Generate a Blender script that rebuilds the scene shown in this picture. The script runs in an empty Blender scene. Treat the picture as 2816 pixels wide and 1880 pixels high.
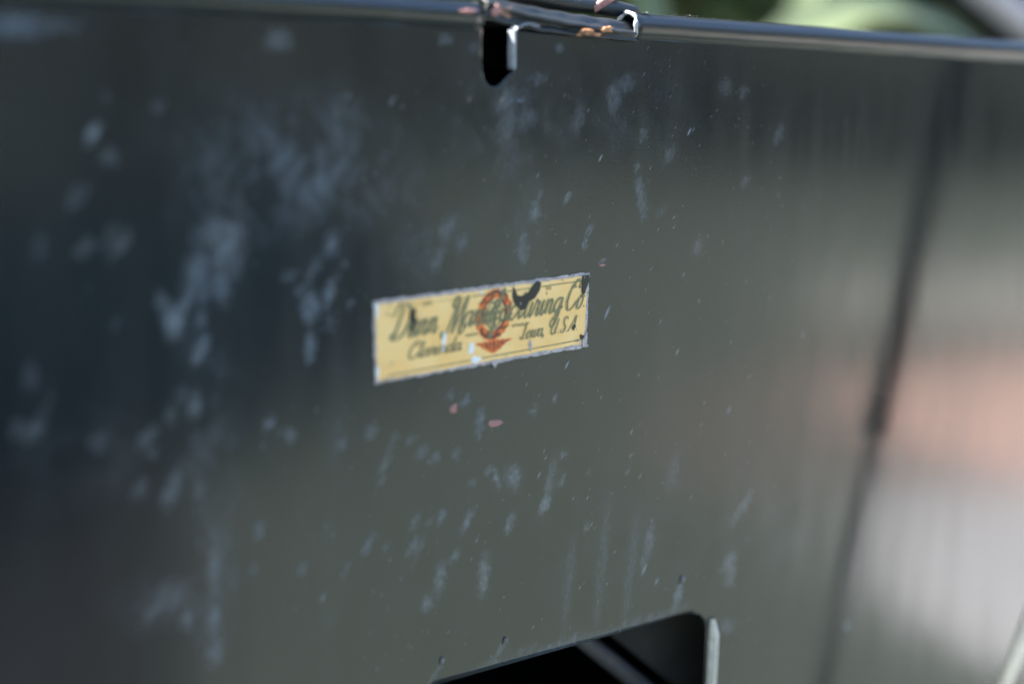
import bpy, bmesh, math, random
import numpy as np
from mathutils import Vector, Matrix, noise
from mathutils.geometry import delaunay_2d_cdt

random.seed(4)
scene = bpy.context.scene
R = math.radians

# ------------------------------------------------------------------ camera
cam_d = bpy.data.cameras.new("camera")
cam = bpy.data.objects.new("camera", cam_d)
scene.collection.objects.link(cam)
CAM = Vector((-0.42914, -0.50253, 0.81050))
RIGHT = Vector((0.762996, -0.645884, 0.025849))
UP = Vector((0.087056, 0.142389, 0.985968))
FWD = Vector((0.640515, 0.750039, -0.164919))
m = Matrix.Identity(4)
for i in range(3):
    m[i][0], m[i][1], m[i][2], m[i][3] = RIGHT[i], UP[i], -FWD[i], CAM[i]
cam.matrix_world = m
cam_d.sensor_width = 36.0
cam_d.lens = 57.09
cam_d.clip_start = 0.02
cam_d.clip_end = 600
cam_d.dof.use_dof = True
cam_d.dof.focus_distance = 0.705
cam_d.dof.aperture_fstop = 2.5
cam_d.dof.aperture_blades = 0
scene.camera = cam

# ------------------------------------------------------------------ light
SUN_EL, SUN_AZ = 47.0, 128.0           # azimuth counted from +X towards +Y: from behind the panel, left
world = bpy.data.worlds.new("World")
scene.world = world
world.use_nodes = True
wn = world.node_tree
bg = wn.nodes["Background"]
sky = wn.nodes.new("ShaderNodeTexSky")
sky.sky_type = 'NISHITA'
sky.sun_disc = False
sky.sun_elevation = R(SUN_EL)
sky.sun_rotation = R(90 - SUN_AZ)
wn.links.new(sky.outputs[0], bg.inputs[0])
bg.inputs[1].default_value = 0.09
sd = bpy.data.lights.new("sun", 'SUN')
sd.energy = 4.6
sd.angle = R(0.55)
sd.color = (1.0, 0.95, 0.87)
sun = bpy.data.objects.new("sun", sd)
scene.collection.objects.link(sun)
to_sun = Vector((math.cos(R(SUN_EL)) * math.cos(R(SUN_AZ)), math.cos(R(SUN_EL)) * math.sin(R(SUN_AZ)), math.sin(R(SUN_EL))))
sun.rotation_euler = to_sun.to_track_quat('Z', 'Y').to_euler()
scene.view_settings.view_transform = 'Standard'
scene.view_settings.look = 'None'
scene.view_settings.exposure = 2.95
scene.view_settings.gamma = 1.0
scene.view_settings.use_curve_mapping = False

# ------------------------------------------------------------------ helpers
def at(px, py, Y=0.0):
    """photo pixel (2816 x 1880) -> point of the vertical plane y = Y"""
    r = RIGHT * (px - 1408) - UP * (py - 940) + FWD * 4466.0
    return CAM + r * ((Y - CAM.y) / r.y)


def link(name, me, mat=None, parent=None, smooth=False):
    o = bpy.data.objects.new(name, me)
    scene.collection.objects.link(o)
    if mat is not None and not me.materials:
        me.materials.append(mat)
    if parent is not None:
        o.parent = parent
    if smooth:
        me.polygons.foreach_set("use_smooth", [True] * len(me.polygons))
    return o


def obj_bm(name, bm, mat=None, parent=None, smooth=False):
    bmesh.ops.recalc_face_normals(bm, faces=bm.faces)
    me = bpy.data.meshes.new(name)
    bm.to_mesh(me)
    bm.free()
    return link(name, me, mat, parent, smooth)


def obj_py(name, vs, fs, mat=None, parent=None, smooth=False):
    me = bpy.data.meshes.new(name)
    me.from_pydata([tuple(v) for v in vs], [], fs)
    me.update()
    return link(name, me, mat, parent, smooth)


def empty(name, loc, label, cat, group=None):
    o = bpy.data.objects.new(name, None)
    o.empty_display_size = 0.05
    scene.collection.objects.link(o)
    o.location = loc
    o['label'] = label
    o['category'] = cat
    if group:
        o['group'] = group
    return o


def box_bm(bm, lo, hi):
    vs = [bm.verts.new((x, y, z)) for x in (lo[0], hi[0]) for y in (lo[1], hi[1]) for z in (lo[2], hi[2])]
    for f in ((0, 1, 3, 2), (4, 6, 7, 5), (0, 4, 5, 1), (2, 3, 7, 6), (0, 2, 6, 4), (1, 5, 7, 3)):
        bm.faces.new([vs[i] for i in f])


def tube_data(pts, rad, seg=12, caps=True):
    """tube through points; rad a number or a list"""
    pts = [Vector(p) for p in pts]
    n = len(pts)
    rad = [rad] * n if isinstance(rad, (int, float)) else rad
    vs, fs = [], []
    ref = Vector((0.13, 0.31, 0.94))
    for i, p in enumerate(pts):
        t = (pts[min(i + 1, n - 1)] - pts[max(i - 1, 0)]).normalized()
        a = t.cross(ref).normalized()
        b = t.cross(a)
        for k in range(seg):
            w = 2 * math.pi * k / seg
            vs.append(p + (a * math.cos(w) + b * math.sin(w)) * rad[i])
    for i in range(n - 1):
        for k in range(seg):
            k2 = (k + 1) % seg
            fs.append((i * seg + k, i * seg + k2, (i + 1) * seg + k2, (i + 1) * seg + k))
    if caps:
        fs.append(tuple(range(seg - 1, -1, -1)))
        fs.append(tuple((n - 1) * seg + k for k in range(seg)))
    return vs, fs


# ------------------------------------------------------------------ materials
class NT:
    def __init__(s, name):
        s.m = bpy.data.materials.new(name)
        s.m.use_nodes = True
        s.t = s.m.node_tree
        s.b = s.t.nodes["Principled BSDF"]

    def n(s, kind, **kw):
        nd = s.t.nodes.new(kind)
        for k, v in kw.items():
            if k.startswith("i_"):
                nd.inputs[k[2:].replace("_", " ")].default_value = v
            else:
                setattr(nd, k, v)
        return nd

    def l(s, a, b):
        s.t.links.new(a, b)

    def math(s, op, a, b=None, clamp=False):
        nd = s.n("ShaderNodeMath", operation=op, use_clamp=clamp)
        for i, v in enumerate((a, b)):
            if v is None:
                continue
            if isinstance(v, (int, float)):
                nd.inputs[i].default_value = v
            else:
                s.l(v, nd.inputs[i])
        return nd.outputs[0]

    def mix(s, fac, a, b):
        nd = s.n("ShaderNodeMix", data_type='RGBA')
        for i, v in ((0, fac), (6, a), (7, b)):
            if isinstance(v, (int, float)):
                nd.inputs[i].default_value = v
            elif isinstance(v, tuple):
                nd.inputs[i].default_value = v if len(v) == 4 else v + (1,)
            else:
                s.l(v, nd.inputs[i])
        return nd.outputs[2]

    def noise(s, scale, detail=4, rough=0.55, vec=None, dist=0.0):
        nd = s.n("ShaderNodeTexNoise")
        nd.inputs["Scale"].default_value = scale
        nd.inputs["Detail"].default_value = detail
        nd.inputs["Roughness"].default_value = rough
        nd.inputs["Distortion"].default_value = dist
        if vec is not None:
            s.l(vec, nd.inputs["Vector"])
        return nd.outputs[0]

    def ramp(s, v, lo, hi):
        nd = s.n("ShaderNodeMapRange", interpolation_type='SMOOTHSTEP')
        s.l(v, nd.inputs[0])
        nd.inputs[1].default_value = lo
        nd.inputs[2].default_value = hi
        return nd.outputs[0]

    def coord(s, scale=(1, 1, 1), rot=(0, 0, 0)):
        tc = s.n("ShaderNodeTexCoord")
        mp = s.n("ShaderNodeMapping")
        s.l(tc.outputs["Object"], mp.inputs[0])
        mp.inputs["Scale"].default_value = scale
        mp.inputs["Rotation"].default_value = rot
        return mp.outputs[0]

    def bump(s, h, strength, dist):
        nd = s.n("ShaderNodeBump")
        nd.inputs["Strength"].default_value = strength
        nd.inputs["Distance"].default_value = dist
        s.l(h, nd.inputs["Height"])
        s.l(nd.outputs[0], s.b.inputs["Normal"])


def simple(name, col, rough=0.6, metal=0.0, var=0.25, scale=30.0, bump=0.0, spec=0.5):
    t = NT(name)
    nz = t.noise(scale, 5, 0.6, t.coord())
    dark = tuple(c * (1 - var) for c in col)
    lite = tuple(min(1, c * (1 + var)) for c in col)
    t.l(t.mix(t.ramp(nz, 0.3, 0.7), dark, lite), t.b.inputs["Base Color"])
    t.b.inputs["Roughness"].default_value = rough
    t.b.inputs["Metallic"].default_value = metal
    t.b.inputs["Specular IOR Level"].default_value = spec
    if bump:
        t.bump(nz, bump, 0.001)
    return t.m


PAINT = (0.0055, 0.0085, 0.0115)


def make_paint(name, stained, rust=0.0, rough=0.125):
    t = NT(name)
    base = t.mix(t.ramp(t.noise(9, 4, 0.6, t.coord()), 0.3, 0.7), PAINT, (0.007, 0.0105, 0.0125))
    # fine dusty film, a little streaked downwards
    st = t.noise(60, 5, 0.65, t.coord((1, 1, 0.12)))
    film = t.math('MULTIPLY', t.ramp(st, 0.35, 0.8), 0.012)
    if stained:
        a1 = t.n("ShaderNodeAttribute", attribute_name="stain").outputs["Fac"]
        fine = t.noise(560, 4, 0.75, t.coord((1, 1, 0.45), (0, R(-28), 0)))
        a = t.math('MULTIPLY', a1, t.math('ADD', t.math('MULTIPLY', t.ramp(fine, 0.3, 0.72), 0.75), 0.42), True)
        # thin slanting specks and scratches
        tot = None
        for sc, thr, amp, rot in ((230, 0.85, 0.5, -33), (420, 0.70, 0.36, -36), (140, 0.92, 0.4, -30), (680, 0.60, .36, -34)):
            v = t.n("ShaderNodeTexVoronoi", feature='F1')
            v.inputs["Scale"].default_value = sc
            # turn first, then squeeze: long axis of each fleck leans to the right
            tc = t.n("ShaderNodeTexCoord")
            mp1 = t.n("ShaderNodeMapping")
            mp1.inputs["Rotation"].default_value = (0, R(rot), 0)
            t.l(tc.outputs["Object"], mp1.inputs[0])
            mp2 = t.n("ShaderNodeMapping")
            mp2.inputs["Scale"].default_value = (1.0, 0.0, 0.26)
            t.l(mp1.outputs[0], mp2.inputs[0])
            t.l(mp2.outputs[0], v.inputs["Vector"])
            sx = t.n("ShaderNodeSeparateColor")
            t.l(v.outputs["Color"], sx.inputs[0])
            on = t.math('GREATER_THAN', sx.outputs[0], thr)
            core = t.ramp(v.outputs["Distance"], 0.17, 0.05)
            f = t.math('MULTIPLY', t.math('MULTIPLY', core, on), t.math('MULTIPLY', sx.outputs[1], amp))
            tot = f if tot is None else t.math('MAXIMUM', tot, f)
        reg = t.n("ShaderNodeAttribute", attribute_name="fleck").outputs["Fac"]
        tot = t.math('MULTIPLY', tot, reg)
        dust = t.math('MAXIMUM', t.math('MAXIMUM', a, film), tot, True)
    else:
        dust = film
    tint = t.mix(t.ramp(t.noise(14, 2, 0.5, t.coord()), 0.35, 0.65), (0.30, 0.375, 0.50), (0.37, 0.42, 0.48))
    col = t.mix(dust, base, tint)
    rg = t.math('ADD', t.math('MULTIPLY', dust, 0.35), t.math('ADD', rough, t.math('MULTIPLY', t.ramp(st, 0.3, 0.8), 0.06)), True)
    if rust > 0:
        rv = t.ramp(t.noise(95, 5, 0.7, t.coord((0.5, 1, 1)), 0.4), 0.72 - rust * 0.2, 0.78 - rust * 0.2)
        rc = t.mix(t.noise(300, 3, 0.6, t.coord()), (0.22, 0.10, 0.06), (0.50, 0.30, 0.22))
        col = t.mix(rv, col, rc)
        rg = t.math('ADD', rg, t.math('MULTIPLY', rv, 0.4), True)
    t.l(col, t.b.inputs["Base Color"])
    t.l(rg, t.b.inputs["Roughness"])
    t.b.inputs["IOR"].default_value = 1.68
    h = t.noise(16, 2, 0.5, t.coord((1, 1, 0.5)))
    h2 = t.noise(900, 2, 0.5, t.coord())
    t.bump(t.math('ADD', t.math('MULTIPLY', h, 1.0), t.math('MULTIPLY', h2, 0.03)), 0.075, 0.004)
    return t.m


M_panel = make_paint("green_paint_stained", True)
M_paint = make_paint("green_paint", False)
M_bead = make_paint("green_paint_worn", False, 0.35, 0.28)
M_roll = make_paint("green_paint_roll", False, 0.0, 0.36)
M_crush = make_paint("green_paint_rusted", False, 0.45, 0.5)
M_inside = simple("inside_dark", (0.005, 0.005, 0.0055), 0.85, spec=.2)
M_black_in = simple("inside_black", (0.003, 0.003, 0.003), 0.9, spec=.1)
M_inplate = simple("inside_grey", (0.060, 0.055, 0.050), 0.6)
M_edge = simple("bare_edge", (0.40, 0.41, 0.43), 0.42, 0.0, 0.15, 900)
M_cream = simple("pale_edge", (0.66, 0.62, 0.55), 0.5, 0.0, 0.15, 200)
M_rust = simple("rust", (0.42, 0.20, 0.10), 0.8, 0, 0.45, 500, 0.4)
M_pink = simple("red_primer", (0.36, 0.18, 0.165), 0.7, 0, 0.25, 700)

# ------------------------------------------------------------------ ground and surroundings
def ground_sheet(name, pts, z, mat):
    o = obj_py(name, [(x, y, z) for x, y in pts], [tuple(range(len(pts)))], mat)
    o['kind'] = 'structure'
    return o


def ground_mat(name, a, b, scale, rough=0.9, bump=0.3):
    t = NT(name)
    n1 = t.noise(scale, 6, 0.65, t.coord())
    n2 = t.noise(scale * 0.07, 3, 0.5, t.coord())
    t.l(t.mix(t.math('MULTIPLY_ADD' if False else 'ADD', t.math('MULTIPLY', t.ramp(n1, 0.3, 0.7), 0.65), t.math('MULTIPLY', t.ramp(n2, 0.3, 0.7), 0.35)), a, b), t.b.inputs["Base Color"])
    t.b.inputs["Roughness"].default_value = rough
    t.b.inputs["Specular IOR Level"].default_value = 0.2
    t.bump(n1, bump, 0.01)
    return t.m


ground_sheet("dry_yard", [(-300, -300), (300, -300), (300, 300), (-300, 300)], 0.0,
             ground_mat("dusty_grass", (0.076, 0.095, 0.078), (0.132, 0.152, 0.128), 9))
ground_sheet("ground_shade_patch", [(-1.6, -.75), (.42, -1.05), (.90, -1.85), (1.30, -2.7), (1.3, -4.0), (-1.6, -4.0)], 0.004,
             ground_mat("ground_shade_dark", (0.018, 0.018, 0.018), (0.045, 0.043, 0.042), 12))  # unseen patch added: shade put into the ground colour for the left reflection
ground_sheet("concrete_path", [(1.72, -.38), (1.50, -.70), (1.64, -1.04), (2.2, -1.45), (2.5, -1.2), (4.4, -.9), (4.4, -.2)], 0.004,
             ground_mat("concrete", (0.40, 0.40, 0.42), (0.62, 0.62, 0.63), 3))
ground_sheet("red_paving", [(2.505, -1.205), (2.46, -1.52), (2.72, -1.90), (3.0, -2.2), (3.7, -2.1), (5.2, -1.4), (4.4, -.905)], 0.006,
             ground_mat("red_brick", (0.60, 0.38, 0.32), (0.72, 0.51, 0.44), 5))
ground_sheet("bare_earth", [(1.75, -1.5), (2.0, -2.0), (2.7, -2.5), (3.3, -2.5), (3.0, -2.205), (2.71, -1.905), (2.45, -1.53), (2.15, -1.46)], 0.004,
             ground_mat("brown_earth", (0.112, 0.114, 0.098), (0.19, 0.18, 0.155), 7))
ground_sheet("gravel_strip", [(3.9, -3.0), (4.5, -2.45), (6.4, -2.4), (6.1, -3.4), (4.9, -3.75)], 0.004,
             ground_mat("gravel", (0.34, 0.34, 0.31), (0.48, 0.48, 0.44), 14))

# ------------------------------------------------------------------ the panel
ROOT = empty("machine_panel", (0, 0, 0), "dark green painted metal panel with pale stains, rolled top edge and yellow maker's plate", "metal panel")


def ztop(x):                       # upper edge of the flat sheet
    return 0.8252 - 0.010 * (x - 0.07)


XB0, XB1 = -0.62, 0.70
ZB = 0.34

# stains: (px, py, rx, ry, lean in degrees, strength) read off the photo, kept as places on the sheet
BLOBS = [
    (255, 365, 15, 30, 22, 1.0), (300, 435, 26, 26, 0, .30), (435, 290, 22, 22, 20, .18), (290, 270, 22, 22, 0, .10), (765, 112, 34, 30, 10, .42), (1225, 108, 22, 18, 0, .26),
    (40, 70, 90, 38, 8, .45), (130, 70, 110, 24, 10, .25), (210, 545, 28, 38, 25, .2), (110, 680, 30, 40, 0, .13), (232, 685, 25, 30, 20, .25), (330, 670, 26, 40, 30, .28), (300, 650, 20, 40, 30, .16),
    (480, 885, 30, 42, 0, .66), (508, 828, 20, 55, 25, .46), (450, 840, 18, 40, -15, .35), (540, 760, 34, 70, 5, .34), (605, 785, 26, 48, -5, .42), (560, 810, 18, 30, 0, .36), (552, 878, 17, 28, 20, .38),
    (548, 965, 18, 38, 20, .52), (536, 1110, 17, 32, 5, .44), (500, 1090, 20, 30, 20, .16), (625, 690, 30, 60, 20, .30), (610, 640, 70, 40, 0, .24), (560, 640, 20, 25, 0, .22), (640, 720, 30, 60, 0, .18),
    (855, 845, 28, 44, 0, .50), (905, 810, 16, 48, 14, .44), (852, 955, 15, 42, 8, .52), (912, 672, 20, 34, 5, .42), (860, 745, 18, 40, 25, .25), (795, 760, 18, 18, 0, .28), (825, 800, 14, 20, 0, .25), (905, 890, 12, 20, 0, .25), (960, 832, 10, 12, 20, .3), (950, 725, 10, 16, 0, .2),
    (95, 1180, 32, 26, 20, .32), (45, 1180, 20, 24, 10, .22), (85, 1030, 22, 48, 0, .16), (130, 1110, 20, 60, 20, .10), (470, 1140, 20, 26, 20, .2), (405, 1205, 24, 30, 30, .24), (420, 1240, 14, 18, 0, .2), (270, 1215, 34, 30, 0, .16),
    (480, 1335, 18, 48, 10, .38), (465, 1365, 24, 30, 0, .34), (385, 1345, 20, 24, 0, .30), (545, 1350, 16, 24, 10, .26), (740, 1167, 18, 20, 20, .42), (800, 1195, 16, 18, 10, .32), (780, 1185, 14, 14, 0, .2), (940, 1220, 18, 20, 30, .25),
    (470, 1640, 50, 50, 0, .20), (440, 1660, 30, 50, 40, .22), (515, 1700, 16, 32, 0, .40), (590, 1700, 18, 40, 0, .34), (590, 1790, 20, 40, 0, .36), (590, 1560, 18, 70, 0, .26), (715, 1460, 16, 24, 0, .34), (830, 1560, 14, 26, 20, .24), (640, 1600, 24, 30, 0, .10), (700, 1560, 12, 20, 0, .2),
    (1015, 1495, 10, 24, 26, .46), (950, 1570, 9, 20, 26, .3), (1060, 1500, 8, 14, 30, .32), (1135, 1500, 13, 24, 25, .34), (1215, 1420, 11, 20, 10, .42), (1285, 1430, 12, 30, 25, .46), (1400, 1440, 12, 26, 15, .36), (1210, 1590, 15, 48, 4, .40), (1330, 1580, 15, 60, 4, .40), (1175, 1660, 18, 22, 0, .38), (1250, 1530, 12, 20, 25, .36), (1140, 1435, 12, 22, 20, .3), (1150, 1510, 10, 40, 22, .2),
    (1498, 1385, 13, 30, 12, .55), (1512, 1330, 12, 70, 8, .26), (1410, 1310, 22, 34, -10, .42), (1365, 1315, 9, 28, -12, .55), (1345, 1295, 12, 14, 0, .36), (1300, 1330, 12, 12, 0, .28), (1060, 1268, 12, 30, 18, .32), (1020, 1188, 15, 22, 15, .30), (1050, 1320, 11, 14, 20, .30), (1160, 1245, 14, 18, 10, .28), (1198, 1258, 13, 18, 0, .32), (1255, 1250, 12, 18, 15, .28), (1320, 1160, 10, 36, 5, .40), (1280, 1100, 14, 14, 30, .32), (1240, 1090, 12, 14, 0, .28), (1468, 1130, 10, 14, 0, .32),
    (1550, 1250, 10, 14, 20, .36), (1525, 1098, 6, 9, 20, .5), (1130, 1210, 12, 14, 0, .26), (1180, 1430, 10, 16, 20, .2), (1080, 1210, 10, 26, 20, .24), (1320, 1195, 7, 9, 40, .4), (1612, 1450, 8, 14, 10, .28), (1545, 1320, 8, 18, 15, .25), (1620, 1295, 7, 12, 10, .2), (1730, 1290, 7, 12, 10, .26), (1735, 1255, 7, 8, 0, .2), (1785, 1490, 13, 50, 3, .26), (1770, 1550, 9, 30, 3, .2), (1565, 1600, 14, 130, 4, .13), (1655, 1560, 14, 170, 4, .13), (1735, 1560, 14, 170, 4, .12), (1850, 1300, 20, 60, 10, .12),
    (2040, 1395, 14, 42, 30, .30), (2005, 1545, 18, 26, 10, .36), (2010, 1580, 14, 30, 10, .25), (2330, 1720, 14, 14, 0, .28), (2140, 370, 12, 30, 15, .22), (2050, 500, 14, 22, 20, .22), (1920, 680, 16, 22, 10, .25), (1765, 560, 14, 50, -6, .3), (1940, 1790, 20, 26, 0, .3), (2000, 1720, 20, 20, 0, .26), (2180, 1480, 50, 50, 0, .07),
    (1372, 1795, 9, 30, 28, .4), (1196, 1850, 9, 30, 28, .4), (1862, 1640, 11, 42, 14, .45), (1640, 1748, 40, 12, 60, .22), (1560, 1768, 50, 14, 60, .3), (1500, 1788, 40, 14, 60, .28), (1430, 1800, 40, 14, 60, .2), (1720, 1722, 50, 12, 60, .26), (1800, 1700, 40, 12, 60, .3), (1860, 1675, 30, 12, 60, .22), (1340, 1830, 40, 14, 60, .18),
    (1470, 590, 16, 24, 10, .38), (1475, 560, 10, 40, 15, .30), (1440, 690, 16, 36, 5, .32), (1440, 650, 8, 14, 10, .45), (1230, 630, 22, 36, 20, .32), (1270, 665, 14, 24, 20, .28), (1205, 710, 14, 30, 20, .26), (1560, 545, 8, 14, 25, .5), (1750, 460, 8, 12, 10, .28), (1620, 640, 7, 18, 20, .4), (1610, 670, 6, 10, 20, .5), (1370, 790, 14, 14, 20, .26), (1655, 720, 5, 9, 30, .5),
    (1690, 270, 22, 40, 0, .24), (1760, 520, 14, 40, -5, .3), (1720, 230, 30, 24, 10, .20), (1770, 370, 8, 18, 0, .24), (1995, 240, 20, 30, 0, .14), (2045, 255, 14, 24, 20, .18), (1480, 215, 26, 20, 10, .22), (1390, 280, 24, 34, 20, .26), (1450, 330, 24, 30, 10, .2), (1590, 330, 20, 40, 10, .20), (1390, 350, 26, 40, 10, .22), (1300, 130, 16, 16, 0, .15), (1540, 130, 16, 14, 10, .25), (1840, 430, 14, 30, 20, .2), (1820, 580, 16, 24, 20, .14),
]
# broad soft clouds of dust
CLOUDS = [(760, 430, 240, 130, -20, .14), (900, 380, 160, 130, 0, .13), (620, 640, 130, 120, 0, .12), (860, 480, 130, 90, 20, .12), (1380, 330, 130, 150, 0, .10), (1700, 320, 200, 160, 0, .07),
          (1000, 560, 180, 120, 0, .08), (560, 1050, 60, 500, 2, .09), (600, 1400, 60, 400, 2, .10), (240, 1260, 200, 120, 0, .07), (1460, 620, 90, 260, 3, .06), (1200, 700, 120, 120, 0, .08), (440, 1650, 140, 90, 0, .07),
          (1100, 1500, 260, 300, 0, .02), (1680, 1500, 240, 260, 0, .04), (2080, 1420, 140, 220, 0, .05), (900, 1600, 30, 300, 2, .06), (930, 1100, 24, 200, 2, .06)]


def stain_at(x, z):
    """stain amount on sheet points (arrays)"""
    def vn(fx, fz, ph):
        return (np.sin(x * fx + ph + 1.7 * np.sin(z * fz * .7 + ph * 2)) * np.sin(z * fz + ph * 1.3 + 1.3 * np.sin(x * fx * .6 + ph)))
    wx = .0011 * vn(900, 800, .3) + .0006 * vn(2300, 2000, 1.9)
    wz = .0013 * vn(800, 900, 2.1) + .0007 * vn(2100, 2400, .7)
    xx, zz = x + wx, z + wz
    tot = np.zeros_like(x)

    def add(lst, soft):
        nonlocal tot
        for (px, py, rx, ry, lean, s) in lst:
            c = at(px, py)
            sx = (at(px + 10, py).x - at(px - 10, py).x) / 20.0
            sz = (at(px, py - 10).z - at(px, py + 10).z) / 20.0
            a, b = rx * sx * (1 if soft else .88), ry * sz * (1 if soft else .9)
            k = math.tan(R(lean)) * sx / sz
            dz = zz - c.z
            dx = xx - c.x - k * dz
            r2 = (dx / a) ** 2 + (dz / b) ** 2
            mk = r2 < 7
            v = s * (np.exp(-(r2[mk] * .9) ** (1.5 if not soft else 1.0)))
            tot[mk] = np.maximum(tot[mk], v) if not soft else tot[mk] + v
    add(BLOBS, False)
    hard = tot.copy()
    tot[:] = 0
    br = .55 + .45 * vn(140, 110, 4.0) + .35 * vn(420, 300, 5.1)
    add(CLOUDS, True)
    soft = .8 * tot * np.clip(br, .15, 1.4)
    return np.clip(hard * .60 + soft, 0, 1)


# holes cut in the sheet
SLOT = [at(*p) for p in ((1324, 150), (1325, 200), (1332, 222), (1344, 236), (1361, 241), (1376, 234), (1388, 219), (1402, 206), (1414, 196), (1418, 180), (1418, 150))]
slot_l, slot_r = SLOT[0].x, SLOT[-1].x
CUT_TOP = [at(*p) for p in ((640, 2010), (1010, 1936), (1206, 1880), (1530, 1788), (1820, 1704), (1862, 1690), (1895, 1684), (1922, 1690), (1938, 1706), (1943, 1730), (1938, 1890), (1932, 2050))]
zcut = 0.475
CUT = [(v.x, v.z) for v in CUT_TOP if v.z > zcut + .004]
CUT = [(CUT[0][0] - .002, zcut)] + CUT + [(CUT[-1][0], zcut)]
zs_hole_top = 0.8185               # slot outline meets the free strip under the bead
SL = [(slot_l, 0.8185 + .004)] + [(v.x, v.z) for v in SLOT] + [(slot_r, .8185 + .004)]


def axis(lo, hi, dlo, dhi, step, coarse):
    a = list(np.arange(lo, dlo, coarse)) + list(np.arange(dlo, dhi, step)) + list(np.arange(dhi, hi, coarse)) + [hi]
    return np.array(a)


gx = axis(XB0, XB1, -0.245, 0.432, 0.00115, 0.03)
gt = axis(0.0, 1.0, 0.20, 1.0, 0.0026, 0.05)     # 0 bottom .. 1 top edge


def grid_z(x, t):
    return ZB + (ztop(x) - ZB) * t


nx, nt = len(gx), len(gt)
GX, GT = np.meshgrid(gx, gt)
GZ = ZB + (0.8252 - 0.010 * (GX - 0.07) - ZB) * GT
verts = np.stack([GX, np.zeros_like(GX), GZ], -1).reshape(-1, 3)


def inside_box(poly, pad):
    xs = [p[0] for p in poly]
    zs = [p[1] for p in poly]
    return min(xs) - pad, max(xs) + pad, min(zs) - pad, max(zs) + pad


holes = []
keep = np.ones((nt - 1, nx - 1), bool)
cxm, czm = (GX[:-1, :-1] + GX[1:, 1:]) / 2, (GZ[:-1, :-1] + GZ[1:, 1:]) / 2
extra_v, extra_f = [], []
# slot reaches the upper edge, the lower cutout is closed
slot_poly = [(slot_l, .9)] + SL[1:-1] + [(slot_r, .9)]
for poly, top in ((slot_poly, True), (CUT, False)):
    x0, x1, z0, z1 = inside_box(poly, .004)
    ix = np.where((gx > x0 - .002) & (gx < x1 + .002))[0]
    i0, i1 = ix[0], ix[-1]
    jz = np.where((GZ[:, (i0 + i1) // 2] > z0 - .002) & (GZ[:, (i0 + i1) // 2] < z1 + .002))[0]
    j0, j1 = jz[0], jz[-1]
    if top:
        j1 = nt - 1
    keep[j0:j1, i0:i1] = False
    ring = [(j0, i) for i in range(i0, i1)] + [(j, i1) for j in range(j0, j1)] + [(j1, i) for i in range(i1, i0, -1)] + [(j, i0) for j in range(j1, j0, -1)]
    pts = [Vector((GX[j, i], GZ[j, i])) for j, i in ring]
    pr = poly
    if top:
        pr = [(slot_l, ztop(slot_l))] + SL[1:-1] + [(slot_r, ztop(slot_r))]
    nr = len(pts)
    hp = [Vector(p) for p in pr]
    # interior points give the stains something to sit on
    from mathutils.geometry import intersect_point_tri_2d
    def inpoly(q, P):
        c = False
        n = len(P)
        for a in range(n):
            p1, p2 = P[a], P[(a + 1) % n]
            if (p1[1] > q[1]) != (p2[1] > q[1]) and q[0] < (p2[0] - p1[0]) * (q[1] - p1[1]) / (p2[1] - p1[1]) + p1[0]:
                c = not c
        return c
    big = slot_poly if top else CUT
    inn = []
    stp = 1 if top else 2
    for j in range(j0 + 1, j1, stp):
        for i in range(i0 + 1, i1, stp):
            q = (GX[j, i], GZ[j, i])
            if not inpoly(q, big):
                inn.append(Vector(q))
    allp = pts + hp + inn
    edges = [(k, (k + 1) % nr) for k in range(nr)] + [(nr + k, nr + (k + 1) % len(hp)) for k in range(len(hp) - (1 if top else 0))]
    ov, oe, of, _, _, _ = delaunay_2d_cdt(allp, edges, [], 1 if not top else 0, 1e-7)
    base = len(verts) + len(extra_v)
    extra_v += [(v.x, 0.0, v.y) for v in ov]
    for f in of:
        c = sum((ov[k] for k in f), Vector((0, 0))) / len(f)
        if inpoly(c, big):
            continue
        if not (x0 - .02 < c.x < x1 + .02):
            continue
        f = list(f)
        a, b, d = ov[f[0]], ov[f[1]], ov[f[2]]
        if (b.x - a.x) * (d.y - a.y) - (b.y - a.y) * (d.x - a.x) < 0:
            f.reverse()
        extra_f.append(tuple(base + k for k in f))
jj, ii = np.where(keep)
quads = np.stack([jj * nx + ii, jj * nx + ii + 1, (jj + 1) * nx + ii + 1, (jj + 1) * nx + ii], -1)
V = np.concatenate([verts, np.array(extra_v)])
me = bpy.data.meshes.new("sheet")
me.from_pydata(V.tolist(), [], quads.tolist() + extra_f)
bm = bmesh.new()
bm.from_mesh(me)
bmesh.ops.remove_doubles(bm, verts=bm.verts, dist=1e-6)
loose = [v for v in bm.verts if not v.link_faces]
bmesh.ops.delete(bm, geom=loose, context='VERTS')
bm.to_mesh(me)
bm.free()
co = np.empty(len(me.vertices) * 3)
me.vertices.foreach_get("co", co)
co = co.reshape(-1, 3)
a = me.attributes.new("stain", 'FLOAT', 'POINT')
a.data.foreach_set("value", stain_at(co[:, 0], co[:, 2]).astype(np.float32))
# flecks are thickest round the middle of the sheet
fl = np.clip(1.1 - ((co[:, 0] - .03) / .16) ** 2 * .6, .25, 1.0) * np.clip((.84 - co[:, 2]) / .06, .3, 1)
a = me.attributes.new("fleck", 'FLOAT', 'POINT')
a.data.foreach_set("value", fl.astype(np.float32))
sheet = link("sheet", me, M_panel, ROOT, True)
sol = sheet.modifiers.new("thickness", 'SOLIDIFY')
sol.thickness = 0.0012
sol.offset = -1.0

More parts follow.
